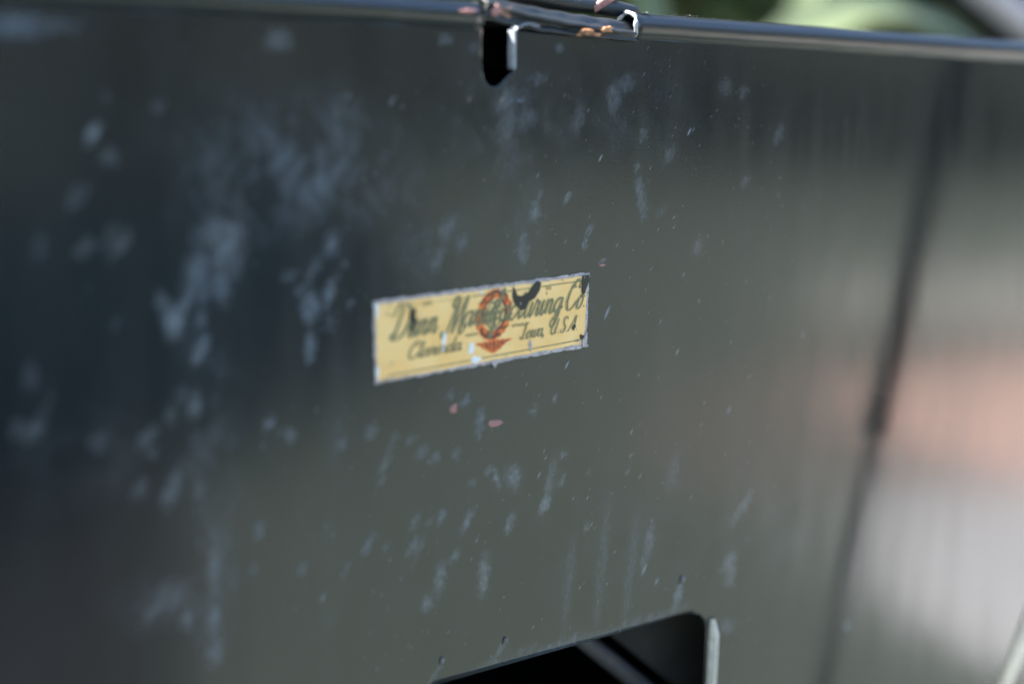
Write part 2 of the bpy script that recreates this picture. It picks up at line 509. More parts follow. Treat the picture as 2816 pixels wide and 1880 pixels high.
# rolled top edge
def bead(name, x0, x1, mat, ph, sink=0.0):
    n = max(8, int((x1 - x0) / .004))
    prof = []
    r = .0056
    # from the flat sheet outwards, over the top and down behind
    for k in range(26):
        w = -50 + k * (270 / 25.0)        # degrees: 0 = straight at the camera side, 90 = up
        prof.append((-(r * math.cos(R(w))) + .0032, r * math.sin(R(w))))
    prof = [(.0006, -.0078)] + [(y, z) for y, z in prof]
    vs, fs = [], []
    for i in range(n + 1):
        x = x0 + (x1 - x0) * i / n
        wob = .00007 * math.sin(x * 70 + ph) + .00004 * math.sin(x * 190 + ph * 2)
        for (y, z) in prof:
            vs.append((x, y + wob * .6, ztop(x) + .0050 + z + wob - sink))
    m_ = len(prof)
    for i in range(n):
        for k in range(m_ - 1):
            fs.append((i * m_ + k, (i + 1) * m_ + k, (i + 1) * m_ + k + 1, i * m_ + k + 1))
    o = obj_py(name, vs, fs, mat, ROOT, True)
    s = o.modifiers.new("thickness", 'SOLIDIFY')
    s.thickness = .0009
    s.offset = -1
    return o


x_right = at(1742, 80).x
bead("rolled_edge", XB0, slot_l - .0006, M_bead, 0.4)
bead("rolled_edge", x_right, XB1, M_roll, 1.9)

# open, chipped end of the right roll
rim_pts = []
for k in range(22):
    w = R(-60 + k * 13)
    rim_pts.append((x_right - .0007 + .0006 * math.sin(k), -(.0056 * math.cos(w)) + .0030, ztop(x_right) + .0050 + .0056 * math.sin(w)))
vs, fs = tube_data(rim_pts, [.0006 + .0005 * abs(math.sin(k * .9)) for k in range(22)], 8)
obj_py("chipped_rim", vs, fs, M_edge, ROOT, True)

# sunlit scratches over the top of the right roll
vs, fs = [], []
rnd = random.Random(12)
for (px, w_, a0, a1) in ((1785, .00028, 70, 135), (1868, .0002, 80, 140), (1905, .00026, 75, 140), (1925, .00022, 75, 140), (1955, .00012, 85, 140), (1985, .00016, 85, 140), (2030, .00012, 85, 140), (2080, .00016, 90, 140), (1830, .00012, 85, 140), (2180, .00016, 90, 140)):
    xs = at(px, 60).x
    b = len(vs)
    for k in range(8):
        w = R(a0 + (a1 - a0) * k / 7)
        for sg in (-1, 1):
            vs.append((xs + sg * w_ + .0012 * k / 7, .0032 - .0064 * math.cos(w), ztop(xs) + .0050 + .0064 * math.sin(w)))
    fs += [(b + k * 2, b + k * 2 + 1, b + k * 2 + 3, b + k * 2 + 2) for k in range(7)]
obj_py("edge_scratches", vs, fs, M_edge, ROOT)['kind'] = 'stuff'

# flattened, torn length of the roll between the slot and the open end
n, m_ = 40, 14
vs, fs = [], []
xa, xb = slot_l + .001, x_right - .0006
for i in range(n + 1):
    u = i / n
    x = xa + (xb - xa) * u
    zt = ztop(x)
    fold = math.sin(math.pi * min(1, u * 1.15))
    for k in range(m_):
        w = k / (m_ - 1)
        lift = .0022 * (1 - u) ** 1.4
        z = zt - .0012 + .0030 * (1 - u) ** 4 + w * (.0106 - .0024 * u) + lift * (1 - .3 * w)
        ridge = .0024 * math.exp(-((w - .62 + .28 * u) / .12) ** 2) - .0018 * math.exp(-((w - .38 + .2 * u) / .10) ** 2) * fold
        y = -.0012 - ridge - .0016 * math.exp(-(w / .18) ** 2) * u + .0042 * w ** 3
        y += .0006 * noise.noise(Vector((x * 180, w * 4, 3.1)))
        z += .0005 * noise.noise(Vector((x * 150, w * 3, 8.1)))
        vs.append((x, y, z))
for i in range(n):
    for k in range(m_ - 1):
        a0 = i * m_ + k
        fs.append((a0, a0 + m_, a0 + m_ + 1, a0 + 1))
o = obj_py("crushed_edge", vs, fs, M_crush, ROOT, True)
s = o.modifiers.new("thickness", 'SOLIDIFY')
s.thickness = .0010
s.offset = -1

# rust showing through on the crushed edge
def patch(name, cx, cz, y, rx, rz, mat, parent, n=11, jag=.35, seed=0, th=.0004):
    rnd = random.Random(seed)
    bm = bmesh.new()
    ring = []
    for k in range(n):
        w = 2 * math.pi * k / n
        q = 1 + rnd.uniform(-jag, jag)
        ring.append(bm.verts.new((cx + rx * q * math.cos(w), y, cz + rz * q * math.sin(w))))
    f = bm.faces.new(ring)
    e = bmesh.ops.extrude_face_region(bm, geom=[f])
    top = [v for v in e["geom"] if isinstance(v, bmesh.types.BMVert)]
    for v in top:
        v.co.y -= th
        v.co.x = cx + (v.co.x - cx) * .8
        v.co.z = cz + (v.co.z - cz) * .8
    return obj_bm(name, bm, mat, parent)


for sd_, (px, py, w, h) in enumerate(((1612, 88, 20, 9), (1668, 82, 16, 9), (1640, 96, 9, 5), (1590, 96, 8, 4))):
    p = at(px, py, -.004)
    patch("rust_chip", p.x, p.z, -.0042, w * 1.9e-4, h * 1.6e-4, M_rust, ROOT, seed=sd_, th=.0008)
for sd_, (px, py, w, h) in enumerate(((1368, 30, 15, 15), (1290, 32, 30, 6))):
    p = at(px, py, -.003)
    patch("rust_chip", p.x, p.z, -.0026, w * 1.5e-4, h * 1.5e-4, M_pink, ROOT, seed=20 + sd_, th=.0007)

# bare lip on the right side of the slot, curling over at the top
def lip(name, path, depth, mat, lean=0.0, nd=5):
    vs, fs = [], []
    for (x, z, out) in path:
        for k in range(nd):
            d = k / (nd - 1)
            vs.append((x + lean * d, -.0002 - out + depth * d, z))
    for i in range(len(path) - 1):
        for k in range(nd - 1):
            a0 = i * nd + k
            fs.append((a0, a0 + nd, a0 + nd + 1, a0 + 1))
    o = obj_py(name, vs, fs, mat, ROOT, True)
    s = o.modifiers.new("thickness", 'SOLIDIFY')
    s.thickness = .0006
    s.offset = 0
    return o


pth = [(slot_r - .0004 + .0001 * math.sin(k * .9), SLOT[-3].z + .0006 + k * (ztop(slot_r) - SLOT[-3].z - .0006) / 11, .0) for k in range(12)]
for k, (dx, dz) in enumerate(((.0005, .0018), (.0018, .0031), (.0038, .0037), (.0062, .0034), (.0088, .0026))):
    pth.append((slot_r - .0006 + dx, ztop(slot_r) + dz * .8, .0026 + .0005 * k))
lip("slot_lip", pth, .0048, simple("lip_grey", (0.26, 0.29, 0.34), 0.4, 0.0, 0.15, 900))
# pale lip down the right side of the lower cutout
cr = CUT[-1][0]
zt_ = at(1938, 1704).z
pth = [(cr + .0007 + .0004 * (k / 12) , zcut + k * (zt_ - zcut) / 12, .0052 * min(1, (12 - k) / 1.0 + .35)) for k in range(13)]
vs, fs = [], []
for (x, z, o_) in pth:
    # up out of the sheet, over a rounded rim and back down on the far side
    for (dx, q) in ((0, -.0006), (-.0001, .6), (0, .85), (.0005, 1.0), (.0012, .95), (.0018, .7), (.0030, .02), (.0034, -.05)):
        vs.append((x + dx, -(o_ * q if q > 0 else -.0002), z))
for k in range(12):
    for q in range(7):
        a0 = k * 8 + q
        fs.append((a0, a0 + 1, a0 + 9, a0 + 8))
obj_py("cutout_lip", vs, fs, M_cream, ROOT, True)

# housing behind the sheet
bm = bmesh.new()
Y0, Y1 = .0022, .30
zl = .812
c = [(XB0 + .01, ZB), (XB1 - .01, ZB), (XB1 - .01, zl), (XB0 + .01, zl)]
fr = [bm.verts.new((x, Y0, z)) for x, z in c]
bk = [bm.verts.new((x, Y1, z)) for x, z in c]
bm.faces.new(bk)
for k in range(4):
    bm.faces.new((fr[k], fr[(k + 1) % 4], bk[(k + 1) % 4], bk[k]))
hs = obj_bm("housing", bm, M_inside, ROOT)
# strip of shelf so that no daylight enters round the slot
bm = bmesh.new()
box_bm(bm, (slot_l - .05, .030, .70), (slot_r + .09, .034, .8305))
box_bm(bm, (slot_l - .05, .0065, .8275), (slot_r + .09, .0298, .8290))
obj_bm("backing_plate", bm, M_black_in, ROOT)
tri = [(1560, 1650), (2130, 1650), (2130, 2104)]
obj_py("inner_plate", [at(*c_, .050) for c_ in tri] + [at(*c_, .052) for c_ in tri], [(0, 1, 2), (5, 4, 3), (0, 3, 4, 1), (1, 4, 5, 2), (2, 5, 3, 0)], M_inplate, ROOT)
p1, p2 = at(1570, 1730, .035), at(1790, 1905, .035)
vs, fs = tube_data([p1, p1.lerp(p2, .5), p2, p2 + (p2 - p1) * 1.6], .0048, 8)
obj_py("brace", vs, fs, simple("brace_grey", (0.05, 0.05, 0.055), 0.5), ROOT, True)
# two legs carry the machine
for lx in (XB0 + .03, XB1 - .07):
    for ly in (.02, .24):
        bm = bmesh.new()
        box_bm(bm, (lx, ly, 0.0), (lx + .04, ly + .04, ZB))
        obj_bm("leg", bm, M_paint, ROOT)

# small raised blisters above the cutout, each with a dribble below
M_blis = simple("blister_grey", (0.13, 0.13, 0.125), 0.3, 0, .3, 500)
for (px, py, s_) in ((1390, 1757, 1.0), (1216, 1812, .95), (1876, 1590, 1.25)):
    p = at(px, py)
    bm = bmesh.new()
    bmesh.ops.create_uvsphere(bm, u_segments=14, v_segments=8, radius=1.0)
    for v in bm.verts:
        x, y, z = v.co
        w = 1.0 if z > 0 else 1.0 + .9 * (-z)
        v.co = (p.x + x * .0010 * s_ - (0 if z > 0 else .0012 * z * z), -.0003 + y * .0012, p.z + z * .0012 * s_ * w)
    b = obj_bm("paint_blister", bm, M_blis, ROOT, True)

# chips down to the red primer
for sd_, (px, py, w, h) in enumerate(((1247, 1122, 12, 13), (1361, 1165, 25, 11), (1655, 729, 11, 5))):
    p = at(px, py)
    k = (at(px + 10, py).x - at(px - 10, py).x) / 20
    kz = (at(px, py - 10).z - at(px, py + 10).z) / 20
    patch("primer_chip", p.x, p.z, -.0001, w * k, h * kz, M_pink, ROOT, n=6, jag=.32, seed=43 + sd_, th=.0004)

# strap above the crushed edge, with flaking paint
p1, p2 = at(1330, -30, .012), at(1745, 34, .012)
vs, fs = [], []
for i in range(31):
    u = i / 30
    c_ = p1.lerp(p2, u)
    hw = .0042 - .0014 * u + .0003 * math.sin(u * 17)
    for (dy, dz) in ((-.002, -hw), (-.0032, -hw * .3), (-.0030, hw * .4), (-.001, hw), (.003, hw), (.003, -hw)):
        vs.append((c_.x, c_.y + dy, c_.z + dz + .0004 * math.sin(u * 9 + dy * 400)))
for i in range(30):
    for k in range(6):
        fs.append((i * 6 + k, (i + 1) * 6 + k, (i + 1) * 6 + (k + 1) % 6, i * 6 + (k + 1) % 6))
fs += [tuple(range(6)), tuple(30 * 6 + k for k in range(5, -1, -1))]
strap = obj_py("hinge_strap", vs, fs, M_crush, ROOT, True)
p1, p2 = at(1630, 26, .010), at(1715, -30, .010)
vs, fs = tube_data([p1, p1.lerp(p2, .5), p2], [.0020, .0022, .0024], 8)
obj_py("hinge_pin", vs, fs, M_pink, ROOT, True)

# ------------------------------------------------------------------ the maker's plate
TL, BL, TR, BR = at(1025, 830), at(1029, 1052), at(1631, 745), at(1606, 955)
PC = (TL + BL + TR + BR) / 4
ax = ((TR - TL) + (BR - BL)).normalized()
az = Vector((-ax.z, 0, ax.x))
PW = ((TR - TL).length + (BR - BL).length) / 2
PH = ((TL - BL).length + (TR - BR).length) / 2


def pl(u, v, d=0.0):
    """plate coordinates: u 0..1 left to right, v 0..1 top to bottom, d off the plate"""
    p = PC + ax * ((u - .5) * PW) + az * ((.5 - v) * PH)
    return Vector((p.x, -d, p.z))


t = NT("plate_yellow")
nz = t.noise(70, 5, 0.6, t.coord())
nf = t.noise(700, 4, 0.65, t.coord())
col = t.mix(t.ramp(nz, .3, .7), (0.92, 0.565, 0.20), (0.95, 0.65, 0.28))
col = t.mix(t.math('MULTIPLY', t.ramp(nf, .60, .72), .35), col, (0.60, 0.58, 0.52))
t.l(col, t.b.inputs["Base Color"])
t.b.inputs["Roughness"].default_value = .42
t.bump(nf, .08, .0004)
M_yel = t.m
M_sil = simple("plate_metal", (0.40, 0.37, 0.40), 0.4, 0.15, 0.35, 900)
M_ink = simple("plate_ink", (0.20, 0.19, 0.095), 0.5, 0, .5, 900)
M_ink2 = simple("plate_ink_fine", (0.25, 0.21, 0.10), 0.5, 0, .4, 900)
M_org = simple("plate_orange", (0.84, 0.165, 0.04), 0.45, 0, .5, 900)
M_drk = simple("chip_dark", (0.012, 0.017, 0.018), 0.4)
M_wht = simple("scratch_white", (0.80, 0.80, 0.80), 0.5, 0, .1, 600)
M_mar = simple("plate_maroon", (0.17, 0.045, 0.025), 0.5, 0, .4, 900)


def plate_poly(name, pts, d0, d1, mat, parent):
    bm = bmesh.new()
    f = bm.faces.new([bm.verts.new(pl(u, v, d0)) for u, v in pts])
    if d1 > d0:
        e = bmesh.ops.extrude_face_region(bm, geom=[f])
        for g in e["geom"]:
            if isinstance(g, bmesh.types.BMVert):
                g.co.y -= (d1 - d0)
    bmesh.ops.triangulate(bm, faces=[g for g in bm.faces if len(g.verts) > 4])
    return obj_bm(name, bm, mat, parent)


rnd = random.Random(9)
out = []
for (ua, va, ub, vb, k_) in ((0, 0, 1, 0, 60), (1, 0, 1, 1, 18), (1, 1, 0, 1, 60), (0, 1, 0, 0, 20)):
    for k in range(k_):
        u = ua + (ub - ua) * k / k_
        v = va + (vb - va) * k / k_
        out.append((u + rnd.uniform(-.003, .003) * 1.0 - (.018 * v if ua == 1 and ub == 1 else 0), v + rnd.uniform(-.010, .010)))
plate = plate_poly("maker_plate", out, .0001, .0006, M_sil, ROOT)
plate['label'] = "small yellow maker's plate with dark script lettering and an orange emblem"
fld = []
for (ua, va, ub, vb, k_) in ((.009, .042, .988, .042, 60), (.988, .042, .971, .945, 18), (.971, .945, .008, .972, 60), (.008, .972, .009, .042, 20)):
    for k in range(k_):
        u = ua + (ub - ua) * k / k_
        v = va + (vb - va) * k / k_
        fld.append((u + rnd.uniform(-.002, .002), v + rnd.uniform(-.008, .008)))
plate_poly("yellow_field", fld, .0006, .0008, M_yel, plate)

# --- cursive lettering drawn as pen strokes (x height 1)
G = {
    'D': (1.9, [[(.62, 2.0), (.55, 1.2), (.40, .35), (.22, .02)], [(-.15, 1.5), (-.1, 1.95), (.5, 2.2), (1.2, 2.05), (1.68, 1.4), (1.55, .6), (1.0, .08), (.35, .0), (.0, .18), (.15, .42), (.55, .25)]]),
    'u': (1.15, [[(0, .55), (.2, 1), (.2, .25), (.42, 0), (.72, .35), (.82, 1), (.8, .25), (.98, 0), (1.15, .35)]]),
    'n': (1.1, [[(0, .6), (.17, 1), (.17, .05), (.22, .55), (.5, 1), (.7, .8), (.68, .2), (.88, 0), (1.1, .4)]]),
    'M': (2.5, [[(-.5, .35), (-.25, -.05), (.1, .2), (.45, 1.2), (.75, 2.15), (.82, 1.2), (.85, .15), (1.2, 1.0), (1.75, 2.2), (1.75, 1.2), (1.75, .3), (2.05, 0), (2.5, .4)], [(.75, 2.1), (.4, 2.25), (.1, 1.9), (.25, 1.6)]]),
    'a': (1.15, [[(.8, .85), (.45, 1), (.06, .55), (.25, .02), (.66, .3), (.84, 1), (.8, .25), (.98, 0), (1.15, .35)]]),
    'f': (.85, [[(0, .35), (.42, 1.2), (.66, 2), (.45, 2.15), (.33, 1.4), (.27, .1), (.12, -.8), (.33, -.95), (.5, -.3), (.42, .1), (.85, .38)]]),
    'c': (.88, [[(.68, .8), (.45, 1), (.1, .6), (.18, .1), (.5, 0), (.88, .38)]]),
    't': (.8, [[(0, .35), (.3, 1), (.42, 1.75), (.3, .35), (.48, 0), (.8, .38)], [(.02, 1.18), (.72, 1.3)]]),
    'r': (.88, [[(0, .35), (.22, 1.12), (.3, .92), (.58, .95), (.5, .3), (.66, 0), (.88, .35)]]),
    'i': (.62, [[(0, .35), (.2, 1), (.2, .22), (.38, 0), (.62, .35)], [(.26, 1.42), (.33, 1.5)]]),
    'g': (1.1, [[(.8, .85), (.45, 1), (.06, .55), (.28, .05), (.66, .35), (.84, 1), (.76, -.4), (.4, -.95), (.1, -.65), (.5, -.12), (1.1, .38)]]),
    'C': (1.55, [[(1.25, 1.55), (1.3, 2.0), (.85, 2.2), (.25, 1.6), (.05, .75), (.4, .05), (.95, .08), (1.45, .6)], [(.85, 2.2), (.55, 1.9), (.8, 1.6)]]),
    'o': (.95, [[(.5, 1), (.1, .6), (.2, .05), (.6, .05), (.75, .6), (.5, 1), (.62, .82), (.95, .9)]]),
    'l': (.62, [[(0, .35), (.38, 1.5), (.36, 2.05), (.18, 1.6), (.16, .3), (.35, 0), (.62, .35)]]),
    'd': (1.15, [[(.8, .85), (.45, 1), (.06, .55), (.25, .02), (.66, .3), (.95, 2.05), (.8, .25), (.98, 0), (1.15, .35)]]),
    'w': (1.35, [[(0, .8), (.15, 1), (.15, .2), (.35, 0), (.6, .4), (.68, 1), (.64, .25), (.85, 0), (1.15, .5), (1.15, 1), (1.35, .9)]]),
    'I': (1.1, [[(.1, 1.7), (.35, 2.1), (1.05, 2.05)], [(.6, 2.0), (.55, 1.0), (.42, .12)], [(.0, .3), (.2, .0), (.9, .05)]]),
    'U': (1.7, [[(.1, 1.9), (.5, 2.05), (.35, .6), (.6, .05), (1.05, .15), (1.35, 2.05), (1.25, .3), (1.5, 0)]]),
    'S': (1.3, [[(1.15, 1.7), (.9, 2.1), (.4, 1.8), (.55, 1.2), (1.0, .7), (.75, .08), (.25, .05), (.1, .5)]]),
    'A': (1.6, [[(.0, .0), (.45, .8), (1.0, 2.1), (1.1, 1.0), (1.2, .0)], [(.35, .75), (1.15, .8)]]),
    '.': (.5, [[(.15, .05), (.25, .12)]]), ',': (.5, [[(.25, .12), (.1, -.3)]]), ' ': (.8, []),
}


def cat(P, per=7):
    P = [P[0]] + list(P) + [P[-1]]
    r = []
    for i in range(1, len(P) - 2):
        p0, p1, p2, p3 = (np.array(q, float) for q in P[i - 1:i + 3])
        for k in range(per):
            s = k / per
            r.append(.5 * (2 * p1 + (p2 - p0) * s + (2 * p0 - 5 * p1 + 4 * p2 - p3) * s * s + (3 * p1 - p0 - 3 * p2 + p3) * s ** 3))
    r.append(np.array(P[-1], float))
    return r


def script(name, text, u0, u1, v_base0, v_base1, xh, mat, thick, thin, parent, d=.00105, slant=.38):
    """lettering from u0 to u1 along a base line v_base0 -> v_base1; xh = x height as a share of the plate height"""
    tot = sum(G[c][0] for c in text)
    sx = (u1 - u0) * PW / tot
    sz = xh * PH
    vs, fs = [], []
    cur = 0.0
    nst = 0
    for c in text:
        w, strokes = G[c]
        for st in strokes:
            P = [np.array(((q[0] + cur) * sx + q[1] * sz * slant, q[1] * sz)) for q in cat(st)]
            b = len(vs)
            nst += 1
            n_ = len(P)
            for i, q in enumerate(P):
                tg = P[min(i + 1, n_ - 1)] - P[max(i - 1, 0)]
                L = math.hypot(*tg) or 1
                tg = tg / L
                nrm = np.array((-tg[1], tg[0]))
                dn = abs(tg[1])
                hw = (thin + (thick - thin) * dn * (1 if tg[1] < 0 else .35)) * .5
                for s_ in (-1, 1):
                    e = q + nrm * hw * s_
                    u = u0 + e[0] / PW
                    v = v_base0 + (v_base1 - v_base0) * (u - u0) / (u1 - u0) - e[1] / PH
                    vs.append(pl(u, v, d + .000014 * (nst % 6) + .0000022 * i))
            for i in range(n_ - 1):
                fs.append((b + i * 2, b + i * 2 + 2, b + i * 2 + 3, b + i * 2 + 1))
        cur += w
    return obj_py(name, vs, fs, mat, parent)


XH = .188
script("lettering", "Dunn", .060, .262, .505, .485, XH, M_ink, .00130, .00050, plate)
script("lettering", "M", .298, .385, .56, .55, XH * 1.12, M_ink, .0014, .00052, plate)
script("lettering", "anufacturing", .378, .850, .475, .470, XH, M_ink, .00128, .00056, plate)
script("lettering", "Co.", .868, .975, .462, .452, XH * .92, M_ink, .00128, .00056, plate)
script("lettering", "Clarinda", .135, .372, .765, .755, .092, M_ink2, .00088, .00045, plate)
script("lettering", "Iowa, U.S.A.", .648, .935, .745, .745, .095, M_ink2, .00088, .00045, plate)


def squiggle(u0, u1, v, amp, n_=9):
    P = []
    r_ = random.Random(int(u0 * 1000))
    for k in range(n_):
        P.append((u0 + (u1 - u0) * k / (n_ - 1), v + amp * (1 if k % 2 else -1) * r_.uniform(.5, 1)))
    P = cat(P, 4)
    vs, fs = [], []
    for q in P:
        vs += [pl(q[0], q[1] - .011, .0011), pl(q[0], q[1] + .011, .0011)]
    for i in range(len(P) - 1):
        fs.append((i * 2, i * 2 + 2, i * 2 + 3, i * 2 + 1))
    obj_py("worn_print", vs, fs, M_ink2, plate)


squiggle(.205, .245, .115, .028)
squiggle(.775, .802, .135, .026, 7)
squiggle(.610, .676, .555, .018)
squiggle(.395, .452, .585, .014)

# thin ruled lines inside the edge
def rule(u0, v0, u1, v1, hw, mat=M_ink2, d=.00092):
    obj_py("ruled_line", [pl(u0, v0 - hw, d), pl(u1, v1 - hw, d), pl(u1, v1 + hw, d), pl(u0, v0 + hw, d)], [(0, 1, 2, 3)], mat, plate)


rule(.43, .105, .962, .100, .007)
rule(.05, .105, .43, .105, .003)
rule(.05, .925, .955, .885, .007)
rule(.955, .66, .955, .885, .0)

# emblem: a toothed ring with a winged foot
def ring(name, cu, cv, ro, ri, a0, a1, mat, d, tilt=.0, n_=40, tooth=0.0):
    vs, fs = [], []
    for k in range(n_ + 1):
        w = R(a0 + (a1 - a0) * k / n_)
        rr = ro * (1 + (tooth if k % 2 else 0))
        for r_ in (ri, rr):
            x = r_ * .87 * math.cos(w)
            z = r_ * math.sin(w)
            vs.append(pl(cu + (x + tilt * z) / PW, cv - z / PH, d))
    for k in range(n_):
        fs.append((k * 2, k * 2 + 1, k * 2 + 3, k * 2 + 2))
    return obj_py(name, vs, fs, mat, plate)


RO = PH * .315
CU, CV = .527, .375
emb = ring("emblem_ring", CU, CV, RO, RO * .66, 0, 360, M_org, .00088, .12, 40, .07)
ring("emblem_shading", CU, CV, RO * .76, RO * .62, -75, 60, M_mar, .00093, .12)
ring("emblem_shading", CU, CV, RO * .98, RO * .88, 50, 150, M_mar, .00094, .12, 16)
ring("emblem_shading", CU, CV, RO * .72, RO * .62, 100, 200, M_mar, .00095, .12, 20)
ring("emblem_shading", CU, CV, RO * .97, RO * .84, 215, 300, M_mar, .00096, .12, 20)
def scroll(pts, w0, mat=None, d=.00099):
    P = [np.array(p) for p in cat(pts, 6)]
    vs, fs = [], []
    for i, q in enumerate(P):
        tg = P[min(i + 1, len(P) - 1)] - P[max(i - 1, 0)]
        tg = tg / (math.hypot(*tg) or 1)
        w = w0 * (.35 + .65 * math.sin(math.pi * i / (len(P) - 1)))
        for sg in (-1, 1):
            e = q * RO + np.array((-tg[1], tg[0])) * w * sg
            vs.append(pl(CU + (e[0] + .12 * e[1]) / PW, CV - e[1] / PH, d + .000009 * (scroll.k % 5) + .0000015 * i))
    fs = [(k * 2, k * 2 + 2, k * 2 + 3, k * 2 + 1) for k in range(len(P) - 1)]
    obj_py("emblem_scroll", vs, fs, mat or M_ink, plate)
    scroll.k += 1


scroll.k = 0
scroll([(-.1, -.55), (-.38, -.25), (-.3, .1), (-.02, .08), (-.05, -.15), (-.22, -.12)], .0006)
scroll([(.05, -.6), (.3, -.35), (.34, 0), (.1, .12), (.08, -.12), (.2, -.2)], .0006)
scroll([(-.05, -.5), (.02, -.1), (-.06, .25), (.08, .55)], .0008)
scroll([(-.35, .2), (-.2, .5), (.05, .42), (.02, .22), (-.12, .28)], .0005)
scroll([(.36, .15), (.25, .48), (.02, .55), (.1, .3)], .0005)
for a_ in range(12):
    w = R(a_ * 30 + 8)
    scroll([(.70 * math.cos(w), .70 * math.sin(w)), (.84 * math.cos(w + .12), .84 * math.sin(w + .12)), (.97 * math.cos(w + .34), .97 * math.sin(w + .34))], .00042, M_mar, .00097)
wing = []
for k in range(13):
    u = -1 + 2 * k / 12
    wing.append((CU + .0 + u * .088, .70 + .02 * abs(u) - (.012 if k % 2 else 0)))
low = []
for k in range(13):
    u = 1 - 2 * k / 12
    low.append((CU - .004 + u * .060, .865 - .11 * abs(u) ** 1.3 + (.012 if k % 2 else 0)))
plate_poly("emblem_wings", wing + low, .0008, .0009, M_org, plate)
for k in range(9):
    u = -1 + k / 4
    a_, b_ = (CU + u * .080, .715 + .02 * abs(u)), (CU - .003 + u * .046, .845 - .10 * abs(u))
    w = .0045 if k % 2 else .0062
    obj_py("emblem_feather", [pl(a_[0] - w, a_[1], .00096), pl(a_[0] + w, a_[1], .00096), pl(b_[0] + w * .4, b_[1], .00096), pl(b_[0] - w * .4, b_[1], .00096)], [(0, 1, 2, 3)], M_mar, plate)

# places where the yellow has flaked off, and bright scratches
CH = [
    [(.618, .05), (.628, .10), (.636, .17), (.660, .19), (.690, .155), (.715, .06), (.738, .02), (.752, .05), (.745, .14), (.722, .235), (.695, .27), (.672, .36), (.655, .375), (.640, .325), (.622, .265), (.614, .17)],
    [(.958, .04), (.992, .03), (.996, .09), (.985, .16), (.972, .27), (.962, .29), (.955, .24)],
    [(.150, .19), (.165, .145), (.176, .16), (.172, .25), (.180, .30), (.168, .36), (.158, .44), (.149, .42), (.157, .33), (.147, .27)],
    [(.948, .81), (.975, .845), (.960, .89), (.950, .87)],
    [(.905, .705), (.922, .66), (.926, .70), (.912, .735)],
]
for c_ in CH:
    plate_poly("flaked_patch", c_, .0008, .00125, M_drk, plate)
SC = [
    [(.408, .74), (.419, .68), (.430, .71), (.432, .78), (.424, .82), (.413, .83), (.405, .79)], [(.425, .87), (.436, .85), (.440, .885), (.452, .88), (.464, .90), (.466, .925), (.450, .945), (.432, .965), (.426, .93), (.415, .925)],
    [(.292, .52), (.302, .49), (.305, .60), (.296, .68), (.288, .64)],
    [(.285, .70), (.296, .66), (.292, .75)],
    [(.455, .075), (.468, .045), (.472, .09)],
    [(.000, .83), (.012, .78), (.014, .86), (.004, .96)], [(.002, .05), (.018, .03), (.012, .18), (.004, .22)],
    [(.505, .96), (.545, .955), (.530, 1.055), (.522, 1.03)], [(.955, .90), (.985, .80), (.982, .93), (.960, .99)],
    [(.69, .83), (.70, .77), (.705, .86), (.70, .93)],
]
for c_ in SC:
    plate_poly("bright_scratch", c_, .0007, .00130, M_wht if c_[0][0] < .5 else M_sil, plate)

rnd = random.Random(31)
for mat_, d_, n_ in ((M_drk, .00128, 16), (M_sil, .00126, 26)):
    vs, fs = [], []
    for _ in range(n_):
        u, v = rnd.choice((rnd.uniform(.02, .98), rnd.gauss(.05, .04) % 1, rnd.gauss(.97, .03) % 1)), rnd.choice((rnd.uniform(.05, .95), rnd.uniform(.02, .1), rnd.uniform(.88, .97)))
        if not (.012 < u < .975):
            continue
        b, q = len(vs), rnd.randint(5, 7)
        a_, l_ = rnd.uniform(.0015, .005), rnd.uniform(.008, .03)
        for k in range(q):
            w = 6.283 * k / q
            vs.append(pl(u + a_ * math.cos(w) * rnd.uniform(.5, 1.2) + l_ * .1 * math.sin(w), v - l_ * math.sin(w) * rnd.uniform(.5, 1.2), d_))
        fs.append(tuple(range(b, b + q)))
    obj_py("wear_specks", vs, fs, mat_, plate)['kind'] = 'stuff'

# ------------------------------------------------------------------ what stands round the panel
# stick leaning close in front of the panel: its pale lower end shows at the lower right, its black upper part in the paint's mirror
M_blk = simple("black_paint", (0.0035, 0.0035, 0.004), 0.85, spec=.1)
M_wood = simple("pale_wood", (0.90, 0.72, 0.53), 0.6, 0, .12, 60)

s0, s1 = Vector((.4192, -.0852, .820)), Vector((.3153, -.0600, .544))
foot = s0.lerp(s1, 2.965)
st = empty("wooden_stick", foot, "pale wooden stick with black upper part leaning at lower right of the panel", "stick")
mid = s0.lerp(s1, .74)
vs, fs = tube_data([q - foot for q in (foot, foot.lerp(mid, .4), foot.lerp(mid, .8), mid)], [.0038, .0038, .0038, .0044], 14)
obj_py("pale_shaft", vs, fs, M_wood, st, True)
vs, fs = tube_data([q - foot for q in (s0.lerp(s1, .76), s0.lerp(s1, .3), s0, s0.lerp(s1, -.8))], .0068, 14)
obj_py("black_shaft", vs, fs, M_blk, st, True)
vs, fs = tube_data([q - foot for q in (s0.lerp(s1, .775), s0.lerp(s1, .70))], .0073, 14)
obj_py("collar", vs, fs, M_blk, st, True)

# grey tubes of the machine behind
M_tube = simple("grey_tube", (0.34, 0.33, 0.39), 0.35, 0.2, .1, 20)
p1, p2 = at(2665, -70, .75), at(2895, 110, .75)
tb = empty("grey_tube", (0, 0, 0), "pale grey bent tube crossing behind the panel at upper right", "tube")
dv = p2 - p1
vs, fs = tube_data([p1 - dv * .9, p1, p2, p2 + dv * .8], .020, 14)
obj_py("tube", vs, fs, M_tube, tb, True)
p1, p2 = at(2545, -60, .70), at(2800, 140, .70)
dv = p2 - p1
tb2 = empty("black_bar", (0, 0, 0), "black bar slanting beside the grey tube behind the panel", "bar")
vs, fs = tube_data([p1 - dv * .9, p1, p2, p2 + dv * .8], .0165, 12)
obj_py("bar", vs, fs, M_blk, tb2, True)

